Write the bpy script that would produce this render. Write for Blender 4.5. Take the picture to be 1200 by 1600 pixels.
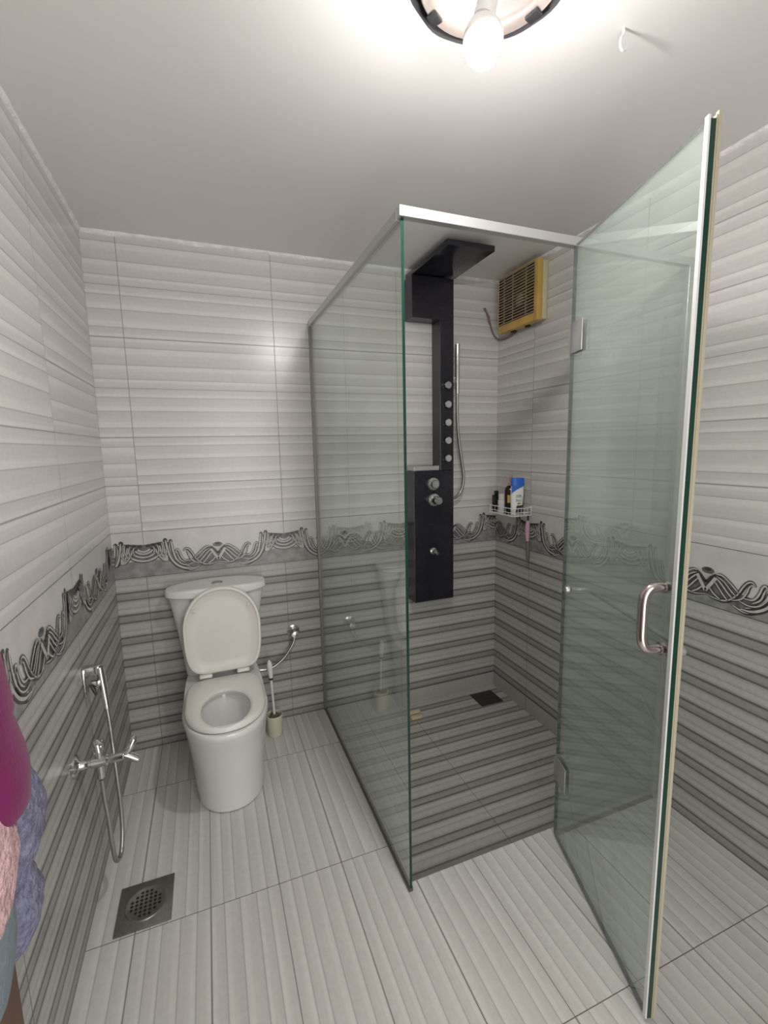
import bpy, bmesh, math, random
from mathutils import Vector, Matrix, noise
random.seed(7)
for o in list(bpy.data.objects): bpy.data.objects.remove(o)
scene = bpy.context.scene
COL = scene.collection

# ------------------------------------------------------------------ camera
W, H, D = 1.915, 2.20, 2.75            # room width, height, depth (y from 0 to -D)
SZ = -0.088                            # sunken shower floor
cd = bpy.data.cameras.new('camera'); cam = bpy.data.objects.new('camera', cd); COL.objects.link(cam)
cd.sensor_fit = 'VERTICAL'; cd.sensor_height = 32; cd.sensor_width = 24
cd.lens = 718.9 * 32 / 1600; cd.clip_start = 0.02
R_ = Vector((0.93324056, -0.35868942, -0.02009887)); U_ = Vector((0.06879118, 0.12350998, 0.98995609)); F_ = Vector((0.35260437, 0.9252498, -0.13993919))
cam.matrix_world = Matrix(((R_.x, U_.x, -F_.x, 0.3983), (R_.y, U_.y, -F_.y, -2.195), (R_.z, U_.z, -F_.z, 1.3398), (0, 0, 0, 1)))
scene.camera = cam
# ------------------------------------------------------------------ world, exposure, lamp power
wd = bpy.data.worlds.new('world'); scene.world = wd; wd.use_nodes = True
wd.node_tree.nodes['Background'].inputs[0].default_value = (0.9, 0.95, 1, 1)
wd.node_tree.nodes['Background'].inputs[1].default_value = 0.0
vs = scene.view_settings; vs.view_transform = 'Standard'; vs.look = 'None'; vs.gamma = 1; vs.use_curve_mapping = False
vs.exposure = 0.28
scene.cycles.caustics_reflective = False
LAMP_POS = (0.93, -1.365, 2.075)
LAMP_STRENGTH = 455.0
LAMP_COLOR = (1.0, 0.975, 0.95)
FILL_POWER = 14.0
# added soft fill at the front wall behind the camera, no real source
al = bpy.data.lights.new('fill_light', 'AREA'); al.shape = 'RECTANGLE'; al.size = 0.8; al.size_y = 1.9; al.energy = FILL_POWER; al.color = (1, 0.985, 0.96)
ao = bpy.data.objects.new('fill_light', al); COL.objects.link(ao); ao.location = (0.75, -2.73, 1.0); ao.rotation_euler = (math.radians(90), 0, 0)

# ------------------------------------------------------------------ materials
def nmat(name):
    m = bpy.data.materials.new(name); m.use_nodes = True
    nt = m.node_tree; b = nt.nodes['Principled BSDF']; return m, nt, b
def mat(name, col, rough=0.5, metal=0.0, spec=0.5, emit=None, estr=0, noise_amt=0.0, nscale=20, bump=0.0, bscale=60, coat=0):
    m, nt, b = nmat(name)
    b.inputs['Base Color'].default_value = (*col, 1); b.inputs['Roughness'].default_value = rough
    b.inputs['Metallic'].default_value = metal; b.inputs['Specular IOR Level'].default_value = spec
    b.inputs['Coat Weight'].default_value = coat
    if emit: b.inputs['Emission Color'].default_value = (*emit, 1); b.inputs['Emission Strength'].default_value = estr
    tc = nt.nodes.new('ShaderNodeTexCoord')
    if noise_amt:
        n = nt.nodes.new('ShaderNodeTexNoise'); n.inputs['Scale'].default_value = nscale; n.inputs['Detail'].default_value = 5
        nt.links.new(tc.outputs['Object'], n.inputs['Vector'])
        r = nt.nodes.new('ShaderNodeValToRGB'); r.color_ramp.elements[0].position = .3; r.color_ramp.elements[1].position = .7
        r.color_ramp.elements[0].color = (*[c * (1 - noise_amt) for c in col], 1); r.color_ramp.elements[1].color = (*[min(1, c * (1 + noise_amt)) for c in col], 1)
        nt.links.new(n.outputs['Fac'], r.inputs['Fac']); nt.links.new(r.outputs['Color'], b.inputs['Base Color'])
    if bump:
        n = nt.nodes.new('ShaderNodeTexNoise'); n.inputs['Scale'].default_value = bscale; n.inputs['Detail'].default_value = 4
        nt.links.new(tc.outputs['Object'], n.inputs['Vector'])
        bp_ = nt.nodes.new('ShaderNodeBump'); bp_.inputs['Strength'].default_value = bump; bp_.inputs['Distance'].default_value = 0.01
        nt.links.new(n.outputs['Fac'], bp_.inputs['Height']); nt.links.new(bp_.outputs['Normal'], b.inputs['Normal'])
    return m
def g(v, t=(1, 1, 1)): return (v * t[0], v * t[1], v * t[2])

def tile_mat(name, stops, grout, tint, rough=0.2, gv=0.006, gu=0.0022, streak=0.05, interp='LINEAR'):
    """stops: (position across the tile, value).  UV = place inside the tile."""
    m, nt, b = nmat(name); N = nt.nodes; L = nt.links
    uv = N.new('ShaderNodeUVMap'); uv.uv_map = 'UVMap'
    sp = N.new('ShaderNodeSeparateXYZ'); L.new(uv.outputs['UV'], sp.inputs[0])
    ramp = N.new('ShaderNodeValToRGB'); cr = ramp.color_ramp; cr.interpolation = interp
    while len(cr.elements) > 1: cr.elements.remove(cr.elements[-1])
    cr.elements[0].position = stops[0][0]; cr.elements[0].color = (*g(stops[0][1], tint), 1)
    for p, v in stops[1:]:
        e = cr.elements.new(p); e.color = (*g(v, tint), 1)
    L.new(sp.outputs['Y'], ramp.inputs['Fac'])
    # fine stone streaks running along the tile
    geo = N.new('ShaderNodeTexCoord'); mp = N.new('ShaderNodeCombineXYZ')
    mu = N.new('ShaderNodeMath'); mu.operation = 'MULTIPLY'; mu.inputs[1].default_value = 2.5; L.new(sp.outputs['X'], mu.inputs[0])
    mv = N.new('ShaderNodeMath'); mv.operation = 'MULTIPLY'; mv.inputs[1].default_value = 22; L.new(sp.outputs['Y'], mv.inputs[0])
    L.new(mu.outputs[0], mp.inputs[0]); L.new(mv.outputs[0], mp.inputs[1])
    ns = N.new('ShaderNodeTexNoise'); ns.inputs['Scale'].default_value = 1.0; ns.inputs['Detail'].default_value = 3
    L.new(mp.outputs[0], ns.inputs['Vector'])
    ns2 = N.new('ShaderNodeTexNoise'); ns2.inputs['Scale'].default_value = 60; ns2.inputs['Detail'].default_value = 3; L.new(geo.outputs['Object'], ns2.inputs['Vector'])
    ad = N.new('ShaderNodeMath'); ad.operation = 'ADD'; L.new(ns.outputs['Fac'], ad.inputs[0]); L.new(ns2.outputs['Fac'], ad.inputs[1])
    mr = N.new('ShaderNodeMapRange'); mr.inputs[1].default_value = .7; mr.inputs[2].default_value = 1.3; mr.inputs[3].default_value = 1 - streak; mr.inputs[4].default_value = 1 + streak
    L.new(ad.outputs[0], mr.inputs[0])
    mm = N.new('ShaderNodeVectorMath'); mm.operation = 'SCALE'; L.new(ramp.outputs['Color'], mm.inputs[0]); L.new(mr.outputs[0], mm.inputs['Scale'])
    # grout lines at the tile edges
    def edge(out, wdt):
        a = N.new('ShaderNodeMath'); a.operation = 'SUBTRACT'; a.inputs[1].default_value = .5; L.new(out, a.inputs[0])
        c = N.new('ShaderNodeMath'); c.operation = 'ABSOLUTE'; L.new(a.outputs[0], c.inputs[0])
        d = N.new('ShaderNodeMath'); d.operation = 'GREATER_THAN'; d.inputs[1].default_value = .5 - wdt; L.new(c.outputs[0], d.inputs[0]); return d
    e1 = edge(sp.outputs['Y'], gv); e2 = edge(sp.outputs['X'], gu)
    mx = N.new('ShaderNodeMath'); mx.operation = 'MAXIMUM'; L.new(e1.outputs[0], mx.inputs[0]); L.new(e2.outputs[0], mx.inputs[1])
    mix = N.new('ShaderNodeMix'); mix.data_type = 'RGBA'; L.new(mx.outputs[0], mix.inputs['Factor'])
    L.new(mm.outputs[0], mix.inputs[6]); mix.inputs[7].default_value = (*grout, 1)
    L.new(mix.outputs[2], b.inputs['Base Color'])
    rr = N.new('ShaderNodeMapRange'); rr.inputs[3].default_value = rough; rr.inputs[4].default_value = .8; L.new(mx.outputs[0], rr.inputs[0]); L.new(rr.outputs[0], b.inputs['Roughness'])
    b.inputs['Specular IOR Level'].default_value = .45
    return m
TL = (1.0, 0.968, 0.937); TF = (1.0, 0.99, 0.94); TD = (1.0, 0.98, 0.93)
def band(a, b, lo, hi, line, lw=.012):
    """one stripe of the printed relief: light above, thin dark line at its lower end b"""
    return [(a + .004, lo), (a + (b - a) * .55, lo + (hi - lo) * .45), (a + (b - a) * .72, hi), (b - lw - .008, hi), (b - lw * .5, line)]
def prof(edges, lo, hi, line):
    s = []
    for i in range(len(edges) - 1): s += band(edges[i], edges[i + 1], lo, hi, line)
    return s
UP = prof([0, .19, .47, .81, 1.0], .58, .70, .42)
M_up = tile_mat('light_ribbed_wall_tile', UP, g(.27), TL, rough=.26, streak=.04, gv=.005)
FL = prof([0, .19, .36, .60, .82, 1.0], .58, .68, .40)
M_fl = tile_mat('pale_striped_floor_tile', FL, g(.17, (1, .9, .75)), TF, rough=.35, streak=.05, gv=.005, gu=.002)
lo_st = []
for k in range(2):
    a = k * .5
    lo_st += [(a + .000, .26), (a + .010, .12), (a + .026, .15), (a + .04, .29), (a + .14, .33), (a + .158, .26), (a + .172, .11), (a + .188, .14), (a + .205, .34), (a + .25, .48), (a + .31, .47), (a + .326, .34), (a + .342, .43), (a + .43, .46), (a + .488, .36)]
M_lo = tile_mat('dark_striped_wall_tile', lo_st, g(.12), TD, rough=.36, streak=.09, gv=.003, gu=.0016)
M_base_tile = tile_mat('plain_grey_skirting_tile', [(0, .30), (.4, .36), (1, .40)], g(.07), TD, rough=.3, gv=.02)
M_border_lt = mat('border_light_stone', g(.60, TL), .3, noise_amt=.08, nscale=14)
M_border_dk = mat('border_grey_marble', g(.25, (1, 1, .97)), .3, noise_amt=.3, nscale=26)
M_or_d = mat('ornament_dark_ink', g(.045), .3, noise_amt=.25, nscale=40)
M_or_m = mat('ornament_grey_ink', g(.14), .3, noise_amt=.3, nscale=50)
M_or_l = mat('ornament_light_ink', g(.50, TL), .3, noise_amt=.12, nscale=50)
M_ceil = mat('painted_ceiling', (.80, .785, .76), .75, noise_amt=.015, nscale=3)
M_plaster = mat('rough_white_plaster', (.85, .84, .82), .8, bump=.6, bscale=80, noise_amt=.1, nscale=30)
M_porc = mat('white_porcelain', (.80, .81, .79), .12, coat=.5)
M_seat = mat('cream_seat_plastic', (.79, .78, .74), .25)
M_lid = mat('warm_cream_seat_lid', (.74, .715, .67), .3)
M_water = mat('bowl_water', (.55, .58, .58), .03)
M_chrome = mat('chrome', (.66, .66, .65), .13, 1.0)
M_chrome_p = mat('chrome_warm', (.62, .54, .52), .14, 1.0)
M_steel = mat('brushed_steel', (.27, .26, .24), .42, .85, noise_amt=.12, nscale=60)
M_alu = mat('aluminium_profile', (.58, .58, .57), .33, .75)
M_alu_l = mat('bright_aluminium_strip', (.80, .80, .79), .3, .3)
M_black = mat('black_tower_panel', (.012, .011, .018), .16, 0, .5, noise_amt=.3, nscale=9)
M_blackside = mat('dark_grey_tower_side', (.055, .055, .062), .3, .3)
M_blk = mat('black_plastic', (.012, .012, .013), .4)
M_hole = mat('drain_hole_dark', (.01, .01, .01), .8)
M_fanf = mat('yellowed_fan_frame', (.62, .40, .11), .45, noise_amt=.12, nscale=12)
M_fanb = mat('cream_fan_body', (.62, .57, .40), .5)
M_fanl = mat('brown_fan_louvres', (.42, .33, .22), .5)
M_fani = mat('fan_interior', (.05, .035, .025), .7)
M_cream = mat('cream_plastic', (.68, .64, .50), .4)
M_white = mat('white_plastic', (.78, .78, .76), .35)
M_wire = mat('white_coated_wire', (.85, .85, .84), .35)
M_pvc = mat('beige_seal_strip', (.43, .39, .28), .4)
M_sil = mat('dark_silicone_channel', (.10, .09, .075), .5)
M_brown_b = mat('dark_brown_bottle', (.030, .010, .012), .15)
M_pump = mat('tan_pump', (.50, .32, .22), .35)
M_gold = mat('gold_label', (.50, .38, .12), .35)
M_blue = mat('blue_cap', (.01, .13, .60), .3)
M_tube = mat('white_shampoo_bottle', (.78, .80, .76), .3)
M_ink = mat('printed_ink', (.05, .05, .09), .5)
M_orange = mat('orange_printed_nut', (.42, .17, .04), .5)
M_pink = mat('pink_handle', (.60, .33, .46), .4)
M_bristle = mat('brown_bristles', (.13, .10, .06), .8)
M_olive = mat('grey_brown_handle', (.16, .14, .11), .5)
M_tan = mat('tan_soap', (.60, .50, .33), .5)
M_wood = mat('brown_painted_door', (.10, .045, .022), .4, noise_amt=.2, nscale=8)
M_mag = mat('magenta_knit_cloth', (.145, .001, .07), .85, bump=.15, bscale=300, noise_amt=.1, nscale=8)
M_mag.node_tree.nodes['Principled BSDF'].inputs['Sheen Weight'].default_value = .1
M_towp = mat('pink_fluffy_towel', (.56, .37, .37), .95, bump=1.0, bscale=120, noise_amt=.4, nscale=35)
M_towb = mat('lilac_fluffy_towel', (.21, .21, .31), .95, bump=1.0, bscale=150, noise_amt=.35, nscale=70)
M_towg = mat('grey_blue_cloth', (.18, .22, .25), .9, bump=.4, bscale=100)
M_recess = mat('lamp_recess_dark', (.10, .095, .10), .8)
M_ring = mat('pinkish_metal_ring', (.62, .52, .48), .35, .5)
M_bowl = mat('lamp_reflector_bowl', (.72, .68, .66), .25, .6)
M_bulb = mat('lit_bulb', (1, 1, 1), .4, emit=LAMP_COLOR, estr=LAMP_STRENGTH)
M_hinge = mat('satin_hinge_metal', (.50, .49, .49), .32, .7)
M_chan = mat('grey_brown_channel', (.27, .25, .23), .4, .4)
M_hosem = mat('grey_metal_hose', (.42, .41, .39), .3, .9)

def glass_mat(name, tint, film):
    m = bpy.data.materials.new(name); m.use_nodes = True; nt = m.node_tree; N = nt.nodes; L = nt.links
    N.clear(); out = N.new('ShaderNodeOutputMaterial')
    tr = N.new('ShaderNodeBsdfTransparent'); tr.inputs[0].default_value = (*tint, 1)
    gl = N.new('ShaderNodeBsdfGlossy'); gl.inputs['Roughness'].default_value = .0; gl.inputs[0].default_value = (.95, 1, .97, 1)
    df = N.new('ShaderNodeBsdfDiffuse'); df.inputs[0].default_value = (.57, .60, .56, 1)
    fr = N.new('ShaderNodeFresnel'); gm = N.new('ShaderNodeNewGeometry'); mi_ = N.new('ShaderNodeMapRange'); mi_.inputs[3].default_value = 1.62; mi_.inputs[4].default_value = 1 / 1.62; L.new(gm.outputs['Backfacing'], mi_.inputs[0]); L.new(mi_.outputs[0], fr.inputs[0])
    m1 = N.new('ShaderNodeMixShader'); m2 = N.new('ShaderNodeMixShader')
    tc = N.new('ShaderNodeTexCoord'); ns = N.new('ShaderNodeTexNoise'); ns.inputs['Scale'].default_value = 3.5; ns.inputs['Detail'].default_value = 6
    L.new(tc.outputs['Object'], ns.inputs['Vector'])
    mr = N.new('ShaderNodeMapRange'); mr.inputs[1].default_value = .3; mr.inputs[2].default_value = .7; mr.inputs[3].default_value = film * .6; mr.inputs[4].default_value = film * 1.4
    L.new(ns.outputs['Fac'], mr.inputs[0])
    L.new(mr.outputs[0], m1.inputs[0]); L.new(tr.outputs[0], m1.inputs[1]); L.new(df.outputs[0], m1.inputs[2])
    L.new(fr.outputs[0], m2.inputs[0]); L.new(m1.outputs[0], m2.inputs[1]); L.new(gl.outputs[0], m2.inputs[2])
    L.new(m2.outputs[0], out.inputs[0]); return m
M_glass = glass_mat('green_tinted_glass', (.91, .94, .925), .12)
M_glass_d = glass_mat('door_glass', (.87, .91, .89), .15)
M_edge = mat('green_glass_edge', (.008, .042, .029), .08)

# ------------------------------------------------------------------ mesh helpers
class MB:
    def __init__(s): s.v = []; s.f = []; s.m = []; s.uv = {}; s.sm = []
    def add(s, vs, fs, mi=0, smooth=False):
        o = len(s.v); s.v += [tuple(v) for v in vs]
        for f in fs: s.f.append(tuple(i + o for i in f)); s.m.append(mi); s.sm.append(smooth)
        return s
    def box(s, a, b, mi=0, frame=None):
        x0, y0, z0 = a; x1, y1, z1 = b
        P = [Vector(p) for p in ((x0, y0, z0), (x1, y0, z0), (x1, y1, z0), (x0, y1, z0), (x0, y0, z1), (x1, y0, z1), (x1, y1, z1), (x0, y1, z1))]
        if frame: P = [frame(p) for p in P]
        F = [(0, 3, 2, 1), (4, 5, 6, 7), (0, 1, 5, 4), (1, 2, 6, 5), (2, 3, 7, 6), (3, 0, 4, 7)]
        if isinstance(mi, int): mi = [mi] * 6
        for f, k in zip(F, mi): s.add(P, [f], k)
        return s
    def rbox(s, a, b, r=.003, mi=0, frame=None, seg=2):
        """box with rounded edges"""
        bm = bmesh.new(); bmesh.ops.create_cube(bm, size=1)
        for v in bm.verts: v.co = Vector([a[i] + (v.co[i] + .5) * (b[i] - a[i]) for i in range(3)])
        bmesh.ops.bevel(bm, geom=list(bm.edges), offset=r, segments=seg, affect='EDGES', profile=.5)
        bm.verts.index_update(); P = [v.co.copy() for v in bm.verts]
        if frame: P = [frame(p) for p in P]
        s.add(P, [[v.index for v in f.verts] for f in bm.faces], mi, True); bm.free(); return s
    def tube(s, pts, r, n=10, mi=0, caps=True, smooth=True, sub=0):
        pts = [Vector(p) for p in pts]
        if sub: pts = cr(pts, sub)
        rs = r if isinstance(r, (list, tuple)) else [r] * len(pts)
        if len(rs) != len(pts): rs = [rs[0] + (rs[-1] - rs[0]) * i / (len(pts) - 1) for i in range(len(pts))]
        vs = []; t0 = (pts[1] - pts[0]).normalized()
        nrm = t0.orthogonal().normalized()
        for i, p in enumerate(pts):
            t = (pts[min(i + 1, len(pts) - 1)] - pts[max(i - 1, 0)]).normalized()
            nrm = (nrm - t * nrm.dot(t)); nrm = nrm.normalized() if nrm.length > 1e-6 else t.orthogonal().normalized()
            bn = t.cross(nrm)
            for k in range(n):
                a = 2 * math.pi * k / n; vs.append(p + (nrm * math.cos(a) + bn * math.sin(a)) * rs[i])
        fs = [(i * n + k, i * n + (k + 1) % n, (i + 1) * n + (k + 1) % n, (i + 1) * n + k) for i in range(len(pts) - 1) for k in range(n)]
        s.add(vs, fs, mi, smooth)
        if caps:
            s.add(vs[:n], [tuple(range(n))[::-1]], mi); s.add(vs[-n:], [tuple(range(n))], mi)
        return s
    def lathe(s, prof_, c, axis=(0, 0, 1), n=28, mi=0, smooth=True):
        """profile of (radius, height) turned about axis at c"""
        ax = Vector(axis).normalized(); a = ax.orthogonal().normalized(); b = ax.cross(a); c = Vector(c); vs = []
        for r, h in prof_:
            for k in range(n):
                t = 2 * math.pi * k / n; vs.append(c + ax * h + (a * math.cos(t) + b * math.sin(t)) * max(r, 1e-5))
        fs = [(i * n + k, i * n + (k + 1) % n, (i + 1) * n + (k + 1) % n, (i + 1) * n + k) for i in range(len(prof_) - 1) for k in range(n)]
        return s.add(vs, fs, mi, smooth)
    def loft(s, rings, mi=0, cap0=False, cap1=False, smooth=True, closed=True):
        n = len(rings[0]); vs = [p for r in rings for p in r]
        kk = n if closed else n - 1
        fs = [(i * n + k, i * n + (k + 1) % n, (i + 1) * n + (k + 1) % n, (i + 1) * n + k) for i in range(len(rings) - 1) for k in range(kk)]
        s.add(vs, fs, mi, smooth)
        if cap0: s.add(rings[0], [tuple(range(n))[::-1]], mi, smooth)
        if cap1: s.add(rings[-1], [tuple(range(n))], mi, smooth)
        return s
    def build(s, name, mats, parent=None, origin=None, bevel=0, kind=None, merge=True):
        me = bpy.data.meshes.new(name)
        o = bpy.data.objects.new(name, me); COL.objects.link(o)
        if parent is not None: org = Vector(parent['_w'])
        else: org = Vector(origin) if origin else Vector((0, 0, 0))
        me.from_pydata([tuple(Vector(v) - org) for v in s.v], [], s.f); me.update()
        mats = mats if isinstance(mats, (list, tuple)) else [mats]
        for m in mats: me.materials.append(m)
        for p, mi, sm in zip(me.polygons, s.m, s.sm): p.material_index = mi; p.use_smooth = sm
        if s.uv:
            ul = me.uv_layers.new(name='UVMap')
            for fi, uvs in s.uv.items():
                for li, q in zip(me.polygons[fi].loop_indices, uvs): ul.data[li].uv = q
        if merge and not s.uv:
            bm = bmesh.new(); bm.from_mesh(me); bmesh.ops.remove_doubles(bm, verts=bm.verts, dist=1e-6)
            bmesh.ops.recalc_face_normals(bm, faces=bm.faces); bm.to_mesh(me); bm.free()
        try: me.shade_smooth_by_angle = None
        except Exception: pass
        if any(s.sm): me.set_sharp_from_angle(angle=math.radians(38))
        if bevel:
            md = o.modifiers.new('bevel', 'BEVEL'); md.width = bevel; md.segments = 2; md.limit_method = 'ANGLE'
        o['_w'] = tuple(org)
        if parent is not None: o.parent = parent
        else: o.location = org
        if kind: o['kind'] = kind
        return o
def cr(pts, sub=6):
    pts = [Vector(p) for p in pts]; out = []
    for i in range(len(pts) - 1):
        p0 = pts[max(i - 1, 0)]; p1 = pts[i]; p2 = pts[i + 1]; p3 = pts[min(i + 2, len(pts) - 1)]
        for k in range(sub):
            t = k / sub
            out.append(.5 * ((2 * p1) + (p2 - p0) * t + (2 * p0 - 5 * p1 + 4 * p2 - p3) * t * t + (3 * p1 - p0 - 3 * p2 + p3) * t ** 3))
    out.append(pts[-1]); return out
def thing(name, label, cat, loc, group=None):
    o = bpy.data.objects.new(name, None); COL.objects.link(o); o.location = loc; o['_w'] = tuple(loc); o.empty_display_size = .05
    o['label'] = label; o['category'] = cat
    if group: o['group'] = group
    return o
def tag(o, label, cat, group=None):
    o['label'] = label; o['category'] = cat
    if group: o['group'] = group
    return o

# ------------------------------------------------------------------ tiled walls
def seams(lo, hi, first, step):
    a = [lo]; k = math.floor((lo - first) / step) + 1
    while first + k * step < hi - 1e-4:
        if first + k * step > lo + 1e-4: a.append(first + k * step)
        k += 1
    return a + [hi]
def tiles(mb, mp, u0, u1, ufirst, ulen, v0, v1, vfirst, vlen, mi, flip):
    us = seams(u0, u1, ufirst, ulen); vv = seams(v0, v1, vfirst, vlen)
    for i in range(len(us) - 1):
        for j in range(len(vv) - 1):
            ci = math.floor(((us[i] + us[i + 1]) / 2 - ufirst) / ulen); rj = math.floor(((vv[j] + vv[j + 1]) / 2 - vfirst) / vlen)
            ub = ufirst + ci * ulen; vb = vfirst + rj * vlen
            ua = [(us[i] - ub) / ulen, (us[i + 1] - ub) / ulen]; va = [(vv[j] - vb) / vlen, (vv[j + 1] - vb) / vlen]
            fl = flip(ci, rj)
            # seam of a cut tile at a room corner carries no grout line
            V = [mp(us[i], vv[j]), mp(us[i + 1], vv[j]), mp(us[i + 1], vv[j + 1]), mp(us[i], vv[j + 1])]
            q = [(ua[0], va[0]), (ua[1], va[0]), (ua[1], va[1]), (ua[0], va[1])]
            if fl: q = [(1 - a, 1 - b) for a, b in q]
            fi = len(mb.f); mb.add(V, [(0, 1, 2, 3)], mi); mb.uv[fi] = q

def Z7(X, Y): return ((X - 465) / 2725, (745 - .118 * X - Y) / 2700)
def Z2(X, Y): return (.3 + (X - 555) / 1938, (1628 - .05 * (X - 555) - Y) / 1938)
def z7(*p): return [Z7(*q) for q in p]
def z2(*p): return [Z2(*q) for q in p]
# strands of the printed scroll, right half of a tile: (points, dark width, light width, side shift)
FILL = [z7((465, 600), (640, 600), (750, 620), (850, 600), (940, 530), (1010, 470), (1060, 450), (1090, 445), (1090, 350), (1060, 230), (990, 230), (960, 400), (900, 470), (840, 480), (720, 480), (640, 430), (570, 380), (465, 470))]
STR = [
 (z7((700, 600), (790, 618), (880, 575), (965, 480), (1005, 380), (1010, 290), (1000, 225)), .010, .0045, 0),
 (z7((760, 605), (850, 590), (940, 530), (1000, 440), (1030, 340), (1045, 250), (1050, 205)), .011, .0050, 0),
 (z7((800, 580), (880, 535), (945, 455), (975, 350), (985, 270), (990, 222)), .009, .0045, 0),
 (z7((465, 590), (560, 600), (650, 578), (725, 500), (770, 410), (800, 365), (835, 350), (862, 372)), .0085, .003, 0),
 (z7((690, 560), (760, 520), (800, 450), (815, 395), (835, 380)), .006, .003, 0),
 (z7((780, 505), (850, 490), (890, 430), (912, 360), (935, 342), (952, 372)), .0075, .0035, 0),
 (z7((850, 520), (905, 470), (925, 410), (935, 375)), .006, .003, 0),
 (z7((750, 540), (830, 550), (900, 520), (960, 450)), .006, .0025, 0),
 (z7((545, 385), (600, 378), (670, 420), (745, 480)), .0065, .003, 0),
 (z7((545, 410), (600, 455), (650, 505), (700, 545)), .006, .003, 0),
 (z7((530, 440), (575, 490), (620, 540), (660, 575)), .006, .003, 0),
 (z7((560, 400), (620, 425), (680, 480), (725, 510)), .005, .0025, 0),
 (z7((500, 520), (540, 560), (600, 590)), .006, .003, 0),
 (z7((1040, 450), (1055, 380), (1075, 300), (1078, 220)), .009, .006, 0),
 (z7((1050, 450), (1085, 390), (1110, 300), (1118, 250)), .008, .005, 0),
 (z7((1060, 455), (1110, 400), (1150, 330), (1160, 280)), .007, .004, 0),
]
BLOB = [(Z7(1050, 200), .008, .008), (Z7(993, 222), .007, .007), (Z7(1112, 245), .008, .006), (Z7(1165, 262), .007, .005), (Z7(1205, 268), .007, .005)]
def border(mb, mp, wid, seam0, ms, zb=.80):
    """mp(u, v, h) ; v measured from the band's lower edge ; ms = material slots dark, mid, light"""
    dk, md, lt = ms
    def ribbon(pts, w, h, mi, taper=True):
        P = cr([Vector((a, b, 0)) for a, b in pts], 5); n = len(P); prev = None
        for i, p in enumerate(P):
            t = P[min(i + 1, n - 1)] - P[max(i - 1, 0)]
            if t.length < 1e-9: continue
            t.normalize(); q = Vector((-t.y, t.x, 0)); e = i / (n - 1)
            k = w * .5 * (1 if not taper else min(1, .35 + 3 * min(e, 1 - e)))
            a = p + q * k; b = p - q * k
            if prev and all(1e-4 < c.x < wid - 1e-4 for c in (a, b, *prev)) :
                mb.add([mp(c.x, zb + c.y, h) for c in (prev[0], a, b, prev[1])], [(0, 1, 2, 3)], mi)
            prev = (a, b)
    def blob(cx, cy, rx, ry, h, mi):
        pts = [Vector((cx + rx * math.cos(t * math.pi / 6), cy + ry * math.sin(t * math.pi / 6), 0)) for t in range(12)]
        if all(0 < p.x < wid for p in pts): mb.add([mp(p.x, zb + p.y, h) for p in pts], [tuple(range(12))], mi)
    k = -1
    while seam0 + k * .6 < wid + .6:
        c = seam0 + k * .6 + .3; k += 1
        for sg in (1, -1):
            T = lambda pts: [(c + sg * a, b) for a, b in pts]
            # filled body of the scroll, cut into thin vertical slivers so it can stop at a corner
            poly = FILL[0]
            xs = [0.002 * i for i in range(0, 118)]
            def span(x):
                hit = []
                for i in range(len(poly)):
                    (x0, y0), (x1, y1) = poly[i], poly[(i + 1) % len(poly)]
                    if (x0 - x) * (x1 - x) < 0: hit.append(y0 + (y1 - y0) * (x - x0) / (x1 - x0))
                return (min(hit), max(hit)) if len(hit) > 1 else None
            for i in range(len(xs) - 1):
                a = span(xs[i] + 1e-5); b = span(xs[i + 1] - 1e-5)
                if a and b:
                    X0 = c + sg * xs[i]; X1 = c + sg * xs[i + 1]
                    if 0 < min(X0, X1) and max(X0, X1) < wid: mb.add([mp(X0, zb + a[0], .0006), mp(X1, zb + b[0], .0006), mp(X1, zb + b[1], .0006), mp(X0, zb + a[1], .0006)], [(0, 1, 2, 3)], md)
            h = .0009
            for (q, rx, ry) in BLOB: blob(c + sg * q[0], q[1] - .002, rx * 1.15, ry * 1.3, .0008, dk)
            for (p, wdk, wlt, sh) in STR:
                wdk *= 1.6; wlt *= 1.6
                ribbon(T(p), wdk, h, dk); ribbon(T([(a - .0012, b + .0008) for a, b in p]), wlt, h + .0002, lt); h += .00035
            # V crest
            ribbon(T(z7((385, 400), (425, 470), (465, 560))), .0, h, lt)
            ribbon(T([(.0, Z7(465, 480)[1]), (.016, Z7(520, 420)[1]), (.031, Z7(550, 385)[1])]), .008, h + .0002, dk, False)
            ribbon(T([(.0, Z7(465, 555)[1]), (.014, Z7(505, 490)[1]), (.030, Z7(548, 415)[1])]), .011, h + .0004, lt, False)
        blob(c, Z7(460, 375)[1], .021, .011, .0008, md); blob(c, Z7(460, 365)[1], .012, .006, .0010, dk)
        # fan at the seam
        s_ = c + .3; cy = .137
        for i in range(-38, 38):
            xa, xb = i * .002, (i + 1) * .002; bt = lambda x: cy - .92 * math.sqrt(max(0, .079 ** 2 - (x / 1.05) ** 2)) + .004; tp_ = lambda x: .141 + .12 * abs(x)
            if s_ + xa > 0 and s_ + xb < wid: mb.add([mp(s_ + xa, zb + max(bt(xa), .07), .0006), mp(s_ + xb, zb + max(bt(xb), .07), .0006), mp(s_ + xb, zb + tp_(xb), .0006), mp(s_ + xa, zb + tp_(xa), .0006)], [(0, 1, 2, 3)], md)
        for j, (r, mi) in enumerate([(.077, dk), (.072, lt), (.064, md), (.058, dk), (.054, lt), (.047, md), (.042, dk), (.038, lt), (.031, dk), (.027, lt), (.018, md)]):
            a0 = math.radians(212); a1 = math.radians(328)
            pts = [(s_ + r * 1.05 * math.cos(a0 + (a1 - a0) * i / 12), cy + r * .92 * math.sin(a0 + (a1 - a0) * i / 12) + .0) for i in range(13)]
            ribbon(pts, .0075 if mi != dk else .0055, .0045 + j * .0002, mi, False)
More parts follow.
